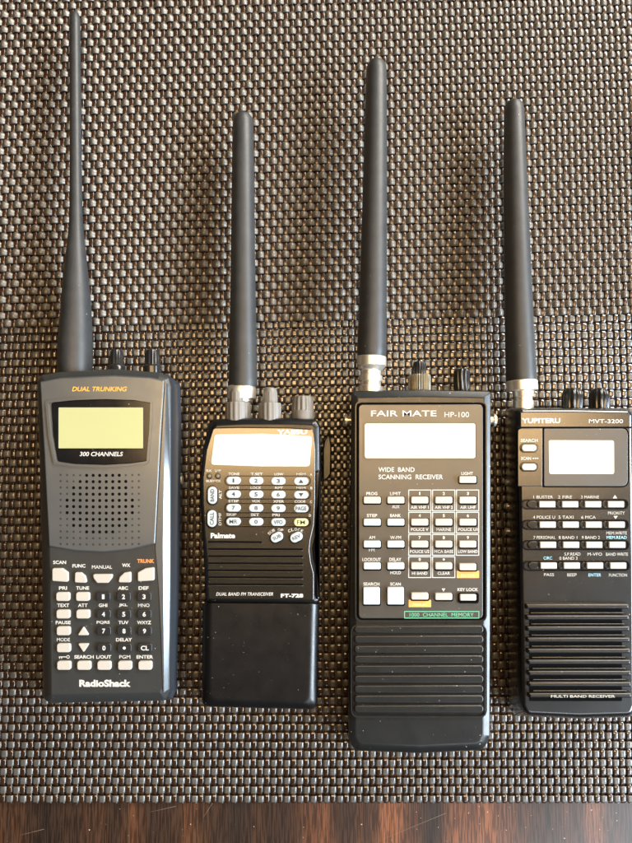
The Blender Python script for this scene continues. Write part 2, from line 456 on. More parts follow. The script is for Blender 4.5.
RM = [(166.2, 382.5), (165, 430), (164, 480), (163.2, 530), (163, 548), (163.4, 590), (163.8, 640), (164.2, 692)]
RO = [(168, 384), (169.4, 430), (170, 480), (170.2, 530), (170.2, 548), (170, 590), (169.6, 640), (168.2, 689)]
vs = []; nR = len(RI)
for k in range(nR):
    vs += [(*W(*RI[k], Z+0.3), 27.5), (*W(*RI[k], Z+0.3), Z+0.3), (*W(*RM[k], Z), Z+0.28), (*W(*RO[k], 29.8), 30.3), (*W(*RO[k], 29.8), 27)]
fs = []
for k in range(nR-1):
    for t in range(5):
        u = (t+1) % 5
        fs.append((k*5+t, k*5+u, (k+1)*5+u, (k+1)*5+t))
fs.append((0, 1, 2, 3, 4)); fs.append(tuple((nR-1)*5+t for t in (4, 3, 2, 1, 0)))
mb.add(vs, fs)
mb.build('side_ridge', M['silver'], r1)
mb = MB()
bz = [(46, 401), (75, 398), (105, 397), (135, 398), (153, 401), (152, 430), (149, 463.5), (130, 466), (105, 467.5), (75, 466.5), (54.5, 464), (49, 435)]
frame(mb, bz, 3, Z+0.6, 2.2, 0.9)
mb.build('display_bezel', M['silver'], r1)
mb = MB()
bw = [(51, 402.5), (75, 400), (105, 399), (135, 400), (151, 402.5), (150, 430), (147, 461), (130, 463.5), (105, 465), (75, 464), (57.5, 461.5), (53, 435)]
prism(mb, bw, 3, Z+0.4, Z+1.0, 0.25)
dw = mb.build('display_window', M['blackgloss'], r1)
mb = MB(); prism(mb, R(58.5, 407.5, 143, 448.3), 0.6, Z+0.9, Z+1.07, 0.03); mb.build('display', M['lcdyellow'], dw)
mb = MB(); text(mb, '300 CHANNELS', 101.3, 454, 43.5, 4.4, Z+1.08, bold=0.02, shear=0.2); mb.build('display_lettering', M['white'], dw, smooth=None)
ZF = Z+0.74
mb = MB(); text(mb, 'DUAL TRUNKING', 99.5, 389, 55, 4.6, ZF, bold=0.01, shear=0.25)
mb.build('heading_lettering', M['goldprint'], r1, smooth=None)
mb = MB()
rowspan = [(3, 9), (3, 10), (2, 10), (2, 10), (1, 11), (1, 11), (1, 11), (2, 10), (2, 10), (4, 8), (5, 7), None]
for j in range(12):
    for i in range(13):
        x = 60.6+i*6.52; y = 475+j*6.28-0.0*i
        y += 1.0*(1-((i-6)/6)**2)*0.6-0.2
        sp = rowspan[j]
        if j == 10: sp = None
        op = sp is not None and sp[0] <= i <= sp[1] and not (j == 0 and i == 3)
        if op:
            disc(mb, x, y, 1.6, ZF, 0)  # flat disc, the dark of an open hole painted on
        else:
            disc(mb, x, y, 1.15, ZF, 1, 10)  # darker disc painted as the shade of a shallow dimple
mb.build('speaker_grille', [M['hole'], M['grey']], r1, smooth=None)
z1 = Z+1.3
KW = M['key']
def sk(c, lab=None): 
    mbk = MB(); prism(mbk, [(x, y) for x, y in c], 1.6, Z-0.3, Z+0.08, 0.05, zref=Z+0.08)
    k = key(r1, c, 1.6, Z-0.2, z1, KW)
    return k
sk([(52, 568.3), (62, 568.3), (67.8, 572.5), (68, 582), (52, 581)])
sk([(74.8, 572.3), (81, 572.6), (85, 576), (86.8, 583), (74.5, 582.5)])
sk([(92.5, 574.2), (112.8, 574.2), (111.5, 578.5), (108, 583), (97, 583), (93.5, 578.5)])
sk([(118, 582.5), (119.5, 577), (124, 572.8), (130.7, 571.7), (130.7, 582.5)])
sk([(137.6, 581.5), (137.6, 572.5), (145, 568.5), (154, 567.3), (154, 580.5)])
cols = [62.7, 82.6, 103.2, 123.5, 144]
for j, y in enumerate((596.7, 614.2, 631, 648)):
    for i, x in enumerate(cols):
        x += j*0.25
        if i == 0 or (i == 1 and j < 2): key(r1, ck(x, y, 13.6, 8.8), 2.2, Z-0.2, z1, KW)
        elif i == 1:
            d = j == 3
            c = [(x-5.8, y-4.4), (x+5.8, y-4.4), (x, y+4.6)] if d else [(x, y-4.6), (x+5.8, y+4.4), (x-5.8, y+4.4)]
            key(r1, c, 1.0, Z-0.2, z1-0.2, KW)
        else:
            s = [['1', '2', '3'], ['4', '5', '6'], ['7', '8', '9'], ['0', '\u2022', 'CL']][j][i-2]
            key(r1, ck(x, y, 14.4, 9.4), 2.4, Z-0.2, z1, M['keyblack'],
                marks=[(s, x, y, 2.6 if s == '1' else (8 if s == 'CL' else 3.2), 3 if s == '\u2022' else 4.8, {'bold': 0.03})])
for x in (63.7, 83.8, 104, 124.7, 145): key(r1, ck(x, 665.6, 13.8, 8.8), 2.2, Z-0.2, z1, KW)
mb = MB(); zp = Z+0.05
for s, x, y, w in (('SCAN', 59.6, 562.3, 13), ('FUNC', 78.9, 565.8, 13), ('MANUAL', 102, 567, 20.2), ('WX', 126.2, 565.2, 8.2),
                   ('PRI', 63, 588, 8), ('TUNE', 82.6, 588, 13), ('ABC', 123, 588, 10), ('DEF', 143.6, 588, 10),
                   ('TEXT', 63.2, 605.2, 12), ('ATT', 82.8, 605.2, 9.5), ('GHI', 103, 605.2, 8.6), ('JKL', 123.2, 605.2, 8.6), ('MNO', 143.8, 605.2, 11.4),
                   ('PAUSE', 63.2, 622.4, 15), ('PQRS', 103.2, 622.4, 13.2), ('TUV', 123.4, 622.4, 10.2), ('WXYZ', 144.1, 622.4, 14),
                   ('MODE', 63.4, 639.6, 13), ('DELAY', 124, 639.6, 16),
                   ('SEARCH', 84, 656.8, 19.5), ('L/OUT', 103.8, 656.8, 15), ('PGM', 124.8, 656.8, 11), ('ENTER', 144.8, 656.8, 16.5)):
    text(mb, s, x, y, w, 3.5, zp, bold=0.028)
flat(mb, [(58.8, 656.4), (66.5, 656.4), (66.5, 657.2), (58.8, 657.2)], zp); flat(mb, [(59.2, 657.2), (60, 657.2), (60, 658.6), (59.2, 658.6)], zp)
flat(mb, [(61.2, 657.2), (62, 657.2), (62, 658.6), (61.2, 658.6)], zp); text(mb, 'O', 68, 656.8, 3.4, 3.4, zp)
build_print('key_legends', mb, M['white'], r1)
mb = MB(); text(mb, 'TRUNK', 145.7, 561, 17, 3.9, zp, bold=0.03); build_print('key_legends', mb, M['orange'], r1)
mb = MB(); text(mb, 'RadioShack', 105, 683.2, 51.5, 7.2, zp, bold=0.045); build_print('brand_lettering', mb, M['white'], r1)
mb = MB()
px_tube(mb, [(75, 376, 32), (75, 371, 33.5), (75, 362, 34), (75.3, 340, 33), (75.8, 320, 31), (76, 300, 28.5), (76, 275, 24), (76, 255, 20), (76, 242, 17), (76, 228, 14.2),
             (76, 212, 12.6), (75.8, 180, 12), (75.5, 120, 11.3), (75.2, 60, 10.8), (75, 22, 10.6), (75, 16, 9.5), (75, 13.5, 6.5), (75, 12.8, 2)],
        [18, 18, 18, 18, 18, 18, 18, 18, 18, 18, 18, 17.6, 16.5, 15.2, 14.4, 14.3, 14.2, 14.2], n=36)
mb.build('antenna', M['rubber'], r1)
for x, w0, w1 in ((116.7, 17.5, 12.5), (152.3, 18.5, 14)):
    mb = MB(); px_tube(mb, [(x, 374, w0), (x, 367, w0), (x, 366, w0*0.93), (x, 364.5, w1*1.12), (x, 353, w1*1.02), (x, 350.5, w1*0.85), (x, 350, w1*0.6)], 19, n=72, rib=12, ribd=0.10, ribrange=(3, 4))
    mb.build('knob', M['knob'], r1)
mb = MB(); x, y = W(180.5, 480, 16)
tube(mb, [(x-2, y, 15), (x+0.8, y, 15), (x+1.0, y, 15)], [2.2, 2.2, 1.5], n=20); mb.build('side_jack', M['nickel'], r1)

# ------------------------------------------------------------------ radio two: black transceiver with curved face
Z = 31.0
r2 = thing('handheld_radio', 'small black handheld transceiver with curved keypad face and three beige-grey knobs, second from left', 'radio', 260, 560, ZB, 'handheld radios in a row')
b2 = [(209, 425), (214, 419.5), (240, 418), (290, 418), (316, 419), (320.5, 426), (321, 480), (320.5, 540), (319.5, 606), (206, 605), (204, 560), (202, 530), (200.5, 500), (200.3, 478), (203, 450)]
mb = MB()
loft(mb, [(b2, 6, ZB, 2.5), (b2, 6, ZB+2.5, 0.4), (b2, 6, ZB+8, 0), (b2, 6, 27, 0), (b2, 6, 28.5, 0.4), (b2, 6, 29.3, 0.8), (b2, 5, 30.7, 3.2)])
mb.build('case', M['black'], r2)
f2 = [(213, 427.5), (240, 427), (290, 427.5), (313.5, 429), (315.5, 450), (315.2, 500), (314, 525), (310.5, 540), (309.5, 550), (311, 562), (314, 574), (314, 600.5), (208, 599.5), (207, 560), (204.5, 535), (202.8, 505), (202.5, 478), (206, 450)]
mb = MB(); prism(mb, f2, [4, 2, 2, 4]+[2]*14, 28, Z+0.3, 0.5); fp = mb.build('faceplate', M['face2'], r2)
mb = MB()
def g2(d):
    q = d*2.04
    return [(202.6+q, 603.2), (319.4-q, 603.9), (317-q, 709.5-q*0.8), (201.6+q, 706.5-q*0.8)]
rg = [0.5, 0.5, 7, 7]
loft(mb, [(g2(2.5), rg, ZB), (g2(0.4), rg, ZB+2.5), (g2(0), rg, ZB+8), (g2(0), rg, 27.5), (g2(0.25), rg, 28.6), (g2(0.8), rg, 29.4), (g2(3.5), rg, 30.95), (g2(4.3), rg, Z+0.1), (g2(5.0), rg, Z+0.15)])
mb.build('battery_pack', M['black'], r2)
mb = MB()   # push-to-talk bar on the right flank
pt = [(315.5, 470), (320, 470), (320.3, 600), (315.8, 600), (315.8, 570), (311.8, 560), (310.8, 548), (312.8, 538), (315.8, 528)]
prism(mb, pt, 1, 24, Z+0.2, 1.7, steps=3); mb.build('push_to_talk_bar', M['blackgloss'], r2)
zf = Z+0.34
mb = MB(); prism(mb, [(214.5, 434.3), (262, 433.5), (312, 436), (309.5, 466.5), (260, 466.5), (210.5, 464.8)], 3, Z, Z+0.75, 0.2)
mb.build('display', M['lcdwhite'], r2)
def small_oval_key(root, x, y, w, h, m, s, sw, sh, rot=0, trot=0, mm=None, z0=None, zt=None):
    z0 = Z if z0 is None else z0; zt = Z+1.5 if zt is None else zt
    mbx = MB(); pill(mbx, x, y, w, h, z0, zt, 0.35, rot); o = mbx.build('key', m, root)
    if s:
        t = MB()
        if s in '^v': tri_up(t, x, y, sw, sh, zt+0.03, down=(s == 'v'))
        else: text(t, s, x, y, sw, sh, zt+0.03, rot=trot, bold=0.02)
        t.build('key_marking', mm or M['darkprint'], o, smooth=None)
    return o
rows2 = ((480.3, ('1', '2', '3', '^')), (493.9, ('4', '5', '6', 'v')), (507.6, ('7', '8', '9', 'PAGE')), (521.4, ('MR', '0', 'VFO', 'FM')))
mb = MB()
for y, ks in rows2:
    pill(mb, 267.6, y+0.4, 86, 9.6, Z+0.1, Z+0.42, 0.1)
mb.build('key_surround', M['face2'], r2)
mb = MB()
for y, ks in rows2:
    frame(mb, R(224.3, y-4.9, 311, y+5.6), 5, Z+0.4, 1.2, 0.25)
mb.build('key_row_border', M['blackgloss'], r2)
for y, ks in rows2:
    for i, s in enumerate(ks):
        x = (233.4, 256.0, 278.2, 301)[i]; yy = y+(0.2, 0.4, 0.7, 0.9)[i]
        sw = {'^': 5, 'v': 5, 'PAGE': 11, 'MR': 8, 'VFO': 9, 'FM': 8}.get(s, 3.2)
        if s == '1': sw = 1.6
        small_oval_key(r2, x, yy, 14.5, 7.8, M['keyyellow'] if s == 'FM' else M['keyblue'], s, sw, 3.6 if s in '^v' else 4.0)
for (s, x, y, h) in (('BAND', 212.2, 495.3, 19), ('CALL', 211.8, 518.6, 18.5)):
    mb = MB(); pill(mb, x, y, 12.2, h+1.5, Z+0.1, Z+0.6, 0.1); mb.build('key_collar', M['blackgloss'], r2)
    small_oval_key(r2, x, y, 9.2, h-1.5, M['keyblue'], s, 12.5, 4, trot=-PI/2)
for (s, x, y) in (('SUB', 276.8, 537.2), ('REV', 296.3, 537.2)):
    mb = MB(); pill(mb, x, y, 15.2, 11.6, Z+0.1, Z+0.6, 0.1, rot=-0.45); mb.build('key_collar', M['blackgloss'], r2)
    small_oval_key(r2, x, y, 13, 9.2, M['keyblue'], s, 8.5, 3.4, rot=-0.45, trot=-0.45)
mb = MB()
for x in (209.2, 217.8):
    pill(mb, x, 476, 6.2, 6.2, Z+0.1, Z+0.7, 0.2)
ind = mb.build('indicator_collar', M['blackgloss'], r2)
mb = MB()
for x in (209.2, 217.8): pill(mb, x, 476, 3.4, 3.4, Z+0.5, Z+0.9, 0.3)
mb.build('indicator_lamp', M['clearknob'], ind)
mb = MB()
for s, x, y, w in (('TONE', 234, 473.9, 11), ('T.SET', 256.8, 474.0, 12), ('LOW', 279, 474.2, 9), ('MEM', 301, 474.4, 9),
                   ('SAVE', 234, 487.6, 10.5), ('LOCK', 256, 487.7, 11), ('RPT', 279, 487.9, 8), ('MEM', 301, 488.1, 9),
                   ('STEP', 233.6, 501, 10.5), ('VOX', 256, 501.1, 8.5), ('XFER', 278.6, 501.3, 11), ('CODE', 300, 501.5, 11),
                   ('SKIP', 231.5, 514.4, 10), ('SET', 255, 514.6, 8.5), ('PRI', 276, 514.9, 7.5)):
    text(mb, s, x, y, w, 2.7, zf, bold=0.03)
for s, x, y in (('A', 311.2, 474.5), ('B', 311.4, 488), ('C', 311, 501.8), ('D', 310, 515.4)): text(mb, s, x, y, 2, 2.4, zf)
text(mb, 'BUSY\u2022TX', 213.5, 480.9, 14.5, 2.3, zf); text(mb, 'RX', 209, 470.6, 5.5, 2.2, zf); text(mb, 'LMP', 218, 470.6, 6, 2.2, zf)
text(mb, 'ALT', 220.3, 494.5, 9, 2.7, zf, rot=-PI/2, bold=0.03); text(mb, 'DTMF', 220, 519, 12.5, 2.7, zf, rot=-PI/2, bold=0.03)
for s, x, y, r in (('S', 269.3, 533.5, -0.8), ('U', 271.3, 531.6, -0.55), ('B', 273.8, 530.3, -0.35), ('O', 279, 529.6, 0.1), ('P', 282, 530.2, 0.3)): text(mb, s, x, y, 2.4, 3, zf, rot=r)
for k, s in enumerate('CLOCK'): text(mb, s, 289.3+k*3.2, 531.6-2.4*math.sin((k+0.5)/5*PI), 2.5, 3, zf, rot=-0.5+k*0.25)
build_print('key_legends', mb, M['softwhite'], r2)
mb = MB(); text(mb, 'YAESU', 292, 432, 30.5, 4.6, zf, bold=0.05); build_print('brand_lettering', mb, M['white'], r2)
mb = MB(); text(mb, 'Palmate', 222.9, 535.6, 24.5, 5.4, zf, bold=0.04); build_print('model_lettering', mb, M['white'], r2)
mb = MB(); text(mb, 'DUAL BAND FM TRANSCEIVER', 244.6, 594, 57, 3.3, zf, bold=0.035, shear=0.25)
build_print('model_lettering', mb, M['white'], r2)
mb = MB(); text(mb, 'FT-728', 292, 595.6, 22.5, 4, zf, bold=0.05)
build_print('model_lettering', mb, M['white'], r2)
mb = MB()
for k, y in enumerate((541.8, 548.9, 556.1, 563.2, 570.2, 577.2, 584.2)):
    xe = 262 if k == 0 else 303
    prism(mb, [(207.8+0.1*k, y-1.0), (xe, y-0.6), (xe, y+1.2), (207.8+0.1*k, y+0.8)], 0.9, Z, zf, 0.01, mi=0)
    prism(mb, [(208+0.1*k, y+0.9), (xe, y+1.3), (xe, y+2.3), (208+0.1*k, y+1.9)], 0.5, Z, Z+0.75, 0.2, mi=1)
mb.build('speaker_slots', [M['hole'], M['face2']], r2)
mb = MB(); 
px_tube(mb, [(243, 387, 28), (243, 384, 29), (243, 378, 28.5), (243, 340, 27.2), (243, 280, 25.4), (243, 220, 23.8), (243, 160, 22.2), (243, 124, 21.2), (243, 118.5, 19.5), (243, 116, 16), (243, 115, 9)],
        [20, 20, 20, 19.6, 19, 18.4, 17.8, 17.4, 17.4, 17.4, 17.4], n=36)
an = mb.build('antenna', M['rubber'], r2)
mb = MB(); px_tube(mb, [(242, 420, 18), (242, 403, 18), (242, 402, 21), (242, 400, 21), (241.5, 399, 29), (241.5, 388, 29), (241.5, 386, 28)], 19.5, n=32)
mb.build('connector', M['nickel'], an)
for prof in ([(236.6, 421, 22), (236.6, 418, 23), (236.6, 404.5, 23), (236.6, 402.6, 21.5), (236.6, 402.4, 14), (236.6, 392, 13.5), (236.6, 389, 11), (236.6, 387.6, 6)],
             [(270, 421, 22), (270, 418.5, 23), (270, 405, 23), (270, 403.2, 21.5), (270, 403, 15), (270, 392, 14.5), (270, 388.6, 12), (270, 387.4, 7)]):
    mb = MB(); px_tube(mb, prof, 24, n=84, rib=14, ribd=0.07, ribrange=(1, 2)); k_ = mb.build('knob', M['beige'], r2)
    mb = MB(); px_tube(mb, [(prof[4][0], 403, prof[4][2]+0.6), (prof[4][0], 393, prof[5][2]+0.6), (prof[4][0], 391, prof[5][2]-1)], 24, n=60, rib=10, ribd=0.10); mb.build('upper_ring', M['beige'], k_)
mb = MB(); px_tube(mb, [(302.8, 421, 22), (302.8, 418.5, 22.5), (302.8, 411, 22.8), (302.8, 410.5, 22.5), (302.8, 399.5, 21.5), (302.8, 396.8, 19), (302.8, 396, 13)], 22, n=84, rib=14, ribd=0.08, ribrange=(3, 4))
mb.build('knob', M['beige'], r2)
mb = MB()
prism(mb, [(322.5, 450), (324, 441), (328.5, 432), (330.5, 431), (330, 436), (331.5, 446), (331, 474), (328, 479), (322.5, 481)], 1, 8, 13.5, 0.8, zref=12)
mb.build('belt_clip', M['black'], r2)

# ------------------------------------------------------------------ radio three: large grey wide band scanner
Z = 38.0
r3 = thing('handheld_radio', 'largest charcoal handheld scanner with boxed number keys and two orange key labels', 'radio', 420, 570, ZB, 'handheld radios in a row')
b3 = [(351.3, 391), (420, 389.6), (491, 391), (491, 560), (490, 736), (484, 750), (419, 753), (354, 750.5), (348.3, 738), (349.5, 560)]
rr = [3, 2, 3, 3, 9, 12, 4, 12, 9, 3]
mb = MB()
loft(mb, [(b3, rr, ZB, 3), (b3, rr, ZB+2.5, 0.6), (b3, rr, ZB+8, 0), (b3, rr, 33, 0), (b3, rr, 35.9, 0.1), (b3, rr, 36.75, 0.45), (b3, rr, 37.75, 2.8), (b3, rr, Z, 3.6)])
mb.build('case', M['case3'], r3)
mb = MB(); frame(mb, R(355, 401, 486.5, 621.5), 6, Z-0.05, 1.3, 0.7); mb.build('panel_border', M['case3'], r3)
mb = MB(); prism(mb, R(356.6, 402.6, 484.8, 620), 5, Z-0.6, Z+0.03, 0.02); mb.build('panel_groove', M['hole'], r3)
mb = MB(); prism(mb, R(358.6, 404.4, 482.9, 618.4), 4, Z-0.6, Z+0.7, 0.3); mb.build('faceplate', M['face3'], r3)
zf = Z+0.74
mb = MB(); frame(mb, R(363.4, 422, 477, 459.6), 3, Z+0.68, 1.1, 0.35); db = mb.build('display_bezel', M['face3'], r3)
mb = MB(); prism(mb, R(364.8, 423.4, 475.4, 458.2), 2.2, Z+0.5, Z+0.95, 0.1); mb.build('display', M['lcdwhite'], db)
mb = MB(); text(mb, 'FAIR MATE', 403.8, 413.4, 65.5, 5.8, zf, bold=0.028); build_print('brand_lettering', mb, M['white'], r3)
mb = MB(); text(mb, 'HP-100', 456.8, 414.6, 24.6, 5.2, zf, bold=0.0)
build_print('model_lettering', mb, M['white'], r3)
mb = MB(); text(mb, 'WIDE  BAND', 396.5, 469.6, 36.2, 4.6, zf, bold=0.01); text(mb, 'SCANNING  RECEIVER', 410.7, 476.9, 64.5, 4.7, zf, bold=0.01)
build_print('model_lettering', mb, M['white'], r3)
KX = [372.1, 395.8, 419.7, 443.8, 467.9]; KY = [500.1, 522.2, 544.2, 566]
zk = Z+2.4
KB = M['key']
def k3(x, y, w=17.2, h=6.8, m=None):
    mbk = MB(); prism(mbk, ck(x, y+0.4, w+1.6, h+1.8), 1.6, Z+0.6, Z+0.85, 0.02); o = key(r3, ck(x, y, w, h), 1.3, Z+0.5, zk, m or KB)
    mbk.build('key_well', M['hole'], o)
    return o
for j, y in enumerate(KY):
    for i, x in enumerate(KX):
        k3(x, y+(1 if (i == 4 and j == 3) else 0), m=M['keyblue'] if i < 2 and j > 0 else None)
k3(467.8, 479.6)
k3(371.6, 596, 16.8, 17.2, M['keyblue']); k3(395.7, 596, 16.8, 17.2, M['keyblue'])
k3(419.9, 596.3); k3(443.8, 596.7); k3(468.2, 597.5, 16.4, 6.4)
mb = MB(); frame(mb, ck(468.1, 597.6, 21, 11), 2.5, Z+0.65, 1.4, 0.6); mb.build('key_collar', M['blackgloss'], r3)
mb = MB()
for s, x, y, w in (('LIGHT', 467.2, 473.5, 11.6), ('PROG', 371.8, 493.6, 11), ('LIMIT', 395.4, 493.6, 10.6), ('STEP', 372, 515.5, 10.4), ('BANK', 395.5, 515.5, 10.8),
                   ('AM', 372, 537.5, 6), ('W-FM', 395.6, 537.5, 11), ('LOCKOUT', 371.6, 559.4, 18.5), ('DELAY', 395.3, 559.4, 12), ('AUX', 395.8, 506.7, 7.6),
                   ('FM', 371.8, 549.9, 5.6), ('HOLD', 395.6, 572.6, 10.6), ('SEARCH', 371.4, 584, 16), ('SCAN', 395.5, 584, 10.6), ('KEY LOCK', 467.8, 589.5, 20.5)):
    text(mb, s, x, y, w, 3.2, zf, bold=0.02)
for k, (s, x) in enumerate((('1', 0), ('2', 1), ('3', 2), ('4', 0), ('5', 1), ('6', 2), ('7', 0), ('8', 1), ('9', 2), ('0', 0), ('\u2022', 1))):
    text(mb, s, KX[2+x], KY[k//3]-6.6, 1.2 if s == '1' else 2.2, 3.1 if s != '\u2022' else 2.2, zf, bold=0.03)
for s, i, j, w in (('AIR VHF 1', 0, 0, 18), ('AIR VHF 2', 1, 0, 18), ('AIR UHF', 2, 0, 15.5), ('POLICE V', 0, 1, 17.5), ('MARINE', 1, 1, 14.5), ('POLICE U1', 2, 1, 19.5),
                   ('POLICE U2', 0, 2, 19.5), ('MCA BASE', 1, 2, 19), ('LOW BAND', 2, 2, 19.5), ('HI BAND', 0, 3, 15.5), ('CLEAR', 1, 3, 12.5)):
    text(mb, s, KX[2+i], KY[j]+7.2, w, 3.0, zf, bold=0.02)
tri_up(mb, 443.5, 590, 3.6, 3.2, zf, down=True)
build_print('key_legends', mb, M['white'], r3)
mb = MB()
for j in range(4):
    for i in range(3):
        if j == 3 and i == 2: continue
        x0 = 408.3+i*23.9; y0 = 489.6+j*22.25
        frame(mb, R(x0, y0, x0+23.0, y0+21.5), 0.2, zf-0.03, 0.75, 0.05)
build_print('key_boxes', mb, M['white'], r3)
for x, y, s in ((467.9, 574.4, 'ENTER'), (419.9, 603.4, 'MANUAL')):
    mb = MB(); prism(mb, ck(x, y, 22.4, 7.2), 0.3, Z+0.6, Z+0.78, 0.02); o = mb.build('key_label', M['orangelabel'], r3)
    mb = MB(); text(mb, s, x, y+1.0, 14, 2.8, Z+0.81, bold=0.0); mb.build('label_lettering', M['paleorange'], o, smooth=None)
mb = MB(); frame(mb, R(404.2, 611, 479.2, 618.3), 0.3, zf-0.03, 0.7, 0.05); text(mb, '1000  CHANNEL  MEMORY', 441.6, 614.7, 64, 3.7, zf, bold=0.0)
build_print('memory_lettering', mb, M['green'], r3)
mb = MB(); frame(mb, R(350.8, 624, 486.5, 717), 7, Z-0.05, 1.3, 0.8); 
gr = mb.build('grille_border', M['case3'], r3)
mb = MB(); prism(mb, R(352.6, 625.4, 484.9, 715.4), 5, Z-0.5, Z+0.04, 0.02); mb.build('grille_recess', M['black'], gr)
for k in range(9):
    y = 629.6+k*9.96
    mb = MB(); prism(mb, R(354.2, y-4.2, 483.8, y+3.9), 3.6, Z-0.2, Z+1.1, 0.6, steps=4); mb.build('slat', M['case3'], gr)
mb = MB()
px_tube(mb, [(371.6, 358, 27), (371.6, 355, 29), (371.8, 350, 29.5), (373, 300, 28), (374, 240, 26.4), (375, 180, 24.6), (375.8, 120, 22.8), (376.4, 72, 21.2), (376.5, 66, 19.6), (376.5, 63, 16), (376.5, 61.8, 9)],
        [26, 26, 26, 25, 24, 23, 22, 21.4, 21.4, 21.4, 21.4], n=36)
an = mb.build('antenna', M['rubber'], r3)
mb = MB(); px_tube(mb, [(370.5, 392, 24), (370.5, 386.5, 24), (370.5, 386, 21), (370.5, 382, 21), (370.5, 381.5, 24), (370.5, 376, 24), (370.5, 375.5, 21), (370.5, 371, 21), (370.5, 370, 24), (371.4, 367, 27), (371.4, 366, 30), (371.4, 357.5, 30), (371.4, 355.6, 27)], 25.5, n=40)
mb.build('connector', M['nickel'], an)
mb = MB(); px_tube(mb, [(419.6, 391, 22), (419.6, 389, 22.5), (419.6, 377, 22.5), (419.6, 375, 21)], 25, n=120, rib=30, ribd=0.06); k_ = mb.build('knob', M['clearknob'], r3)
mb = MB(); px_tube(mb, [(419.6, 375.5, 13), (419.6, 374.5, 13.5), (419.6, 363.5, 13), (419.6, 362, 11)], 25, n=96, rib=16, ribd=0.10, ribrange=(1, 2)); mb.build('upper_ring', M['knob'], k_)
mb = MB(); px_tube(mb, [(461.7, 391, 15), (461.7, 389, 17), (461.7, 371.5, 16), (461.7, 369.6, 13), (461.7, 369.2, 9)], 25, n=96, rib=12, ribd=0.12, ribrange=(1, 2)); mb.build('knob', M['knob'], r3)
for px_, dr in ((349.5, -1), (491.5, 1)):
    mb = MB(); x, y = W(px_, 420, 30)
    tube(mb, [(x-dr*1.0, y, 29), (x+dr*1.0, y, 29), (x+dr*1.1, y, 29), (x+dr*2.2, y, 29), (x+dr*2.6, y, 29)], [2.0, 2.0, 3.1, 3.1, 2.2], n=24); mb.build('strap_stud', M['nickel'], r3)

# ------------------------------------------------------------------ radio four: charcoal receiver at the right edge
Z = 35.0
r4 = thing('handheld_radio', 'charcoal handheld receiver with grooved speaker bars and inset key rows, cut by the right edge', 'radio', 578, 570, ZB, 'handheld radios in a row')
def b4(dx): return [(517+dx, 410), (522+dx, 407.6), (575, 407.6), (629, 408.5), (634, 414), (636, 560), (637, 706), (633, 717), (580, 718.5), (526+dx, 716), (521+dx, 706), (519+dx, 560)]
rr = [3, 3, 2, 3, 3, 3, 8, 9, 3, 9, 8, 3]
mb = MB()
loft(mb, [(b4(-9), rr, ZB, 2), (b4(-11), rr, ZB+2, 0.3), (b4(-12), rr, ZB+9, 0), (b4(-8), rr, 20, 0), (b4(-3), rr, 28, 0), (b4(-1), rr, 32, 0.2), (b4(-0.5), rr, 34, 0.8), (b4(0), rr, 34.8, 1.6), (b4(0), rr, Z, 2.3)])
mb.build('case', M['face4'], r4)
mb = MB(); prism(mb, R(517.5, 426.6, 632, 428.4), 0.6, Z-0.6, Z+0.06, 0.02); mb.build('seam', M['hole'], r4)
mb = MB(); prism(mb, R(518, 428.6, 542, 486.3), [3, 0.5, 0.5, 0.5], Z-0.6, Z+0.35, 0.2); mb.build('side_panel', M['face4'], r4)
mb = MB(); prism(mb, R(542.6, 427.4, 629, 487.4), [1, 6, 7, 1], Z-0.6, Z+0.12, 0.02); mb.build('window_gap', M['hole'], r4)
mb = MB(); prism(mb, R(544, 428.6, 627.8, 486.2), [1, 5, 6, 1], Z-0.6, Z+0.5, 0.2); dw = mb.build('display_window', M['face3'], r4)
mb = MB(); prism(mb, [(548.6, 440.2), (614, 440.4), (614.2, 474), (549.2, 474)], 2, Z+0.4, Z+0.62, 0.06); mb.build('display', M['lcdwhite'], dw)
zf = Z+0.04
mb = MB(); text(mb, 'YUPITERU', 541, 420.7, 38.6, 5.0, Z+0.05, bold=0.035); build_print('brand_lettering', mb, M['white'], r4)
mb = MB(); text(mb, 'MVT-3200', 606, 421.2, 34, 4.0, Z+0.05, bold=0.015); build_print('model_lettering', mb, M['white'], r4)
for y in (447.8, 466.8):
    mb = MB(); pill(mb, 529.2, y, 18.6, 9.8, Z, Z+0.8, 0.2); mb.build('key_collar', M['blackgloss'], r4)
    small_oval_key(r4, 529.2, y, 15, 6.6, M['key'], None, 0, 0, zt=Z+1.7)
mb = MB(); text(mb, 'SEARCH', 529.2, 440.4, 17, 3.2, Z+0.39); text(mb, 'SCAN', 526, 458.3, 10, 3.2, Z+0.39); text(mb, '\u2022\u2022\u2022', 535.5, 458.3, 6, 1.4, Z+0.39)
build_print('key_legends', mb, M['softwhite'], r4)
for j, (y, xs) in enumerate(((504.2, 547.4), (524.6, 547.8), (544.8, 548.2), (565.6, 548.8))):
    mb = MB(); frame(mb, R(521.2+j*0.4, y-5.2, 628+j*0.5, y+5.2), 5, Z-0.02, 1.5, 0.5); 
    kr = mb.build('key_row_border', M['blackgloss'], r4)
    mb = MB(); prism(mb, R(522.5+j*0.4, y-4.2, 626.6+j*0.5, y+4.2), 4, Z-0.5, Z+0.05, 0.02); mb.build('key_row_recess', M['black'], kr)
    for i in range(4):
        x = xs+i*(22.9+0.1*j)
        key(r4, ck(x, y+0.1, 16.4, 6.2), 0.8, Z, Z+1.5, M['key'])
        if i < 4:
            mb = MB(); pill(mb, x-11.5 if i else x-15, y, 5 if i else 11, 7.4, Z, Z+0.6, 0.4); mb.build('key_spacer', M['black'], kr)
mb = MB(); mc = MB()
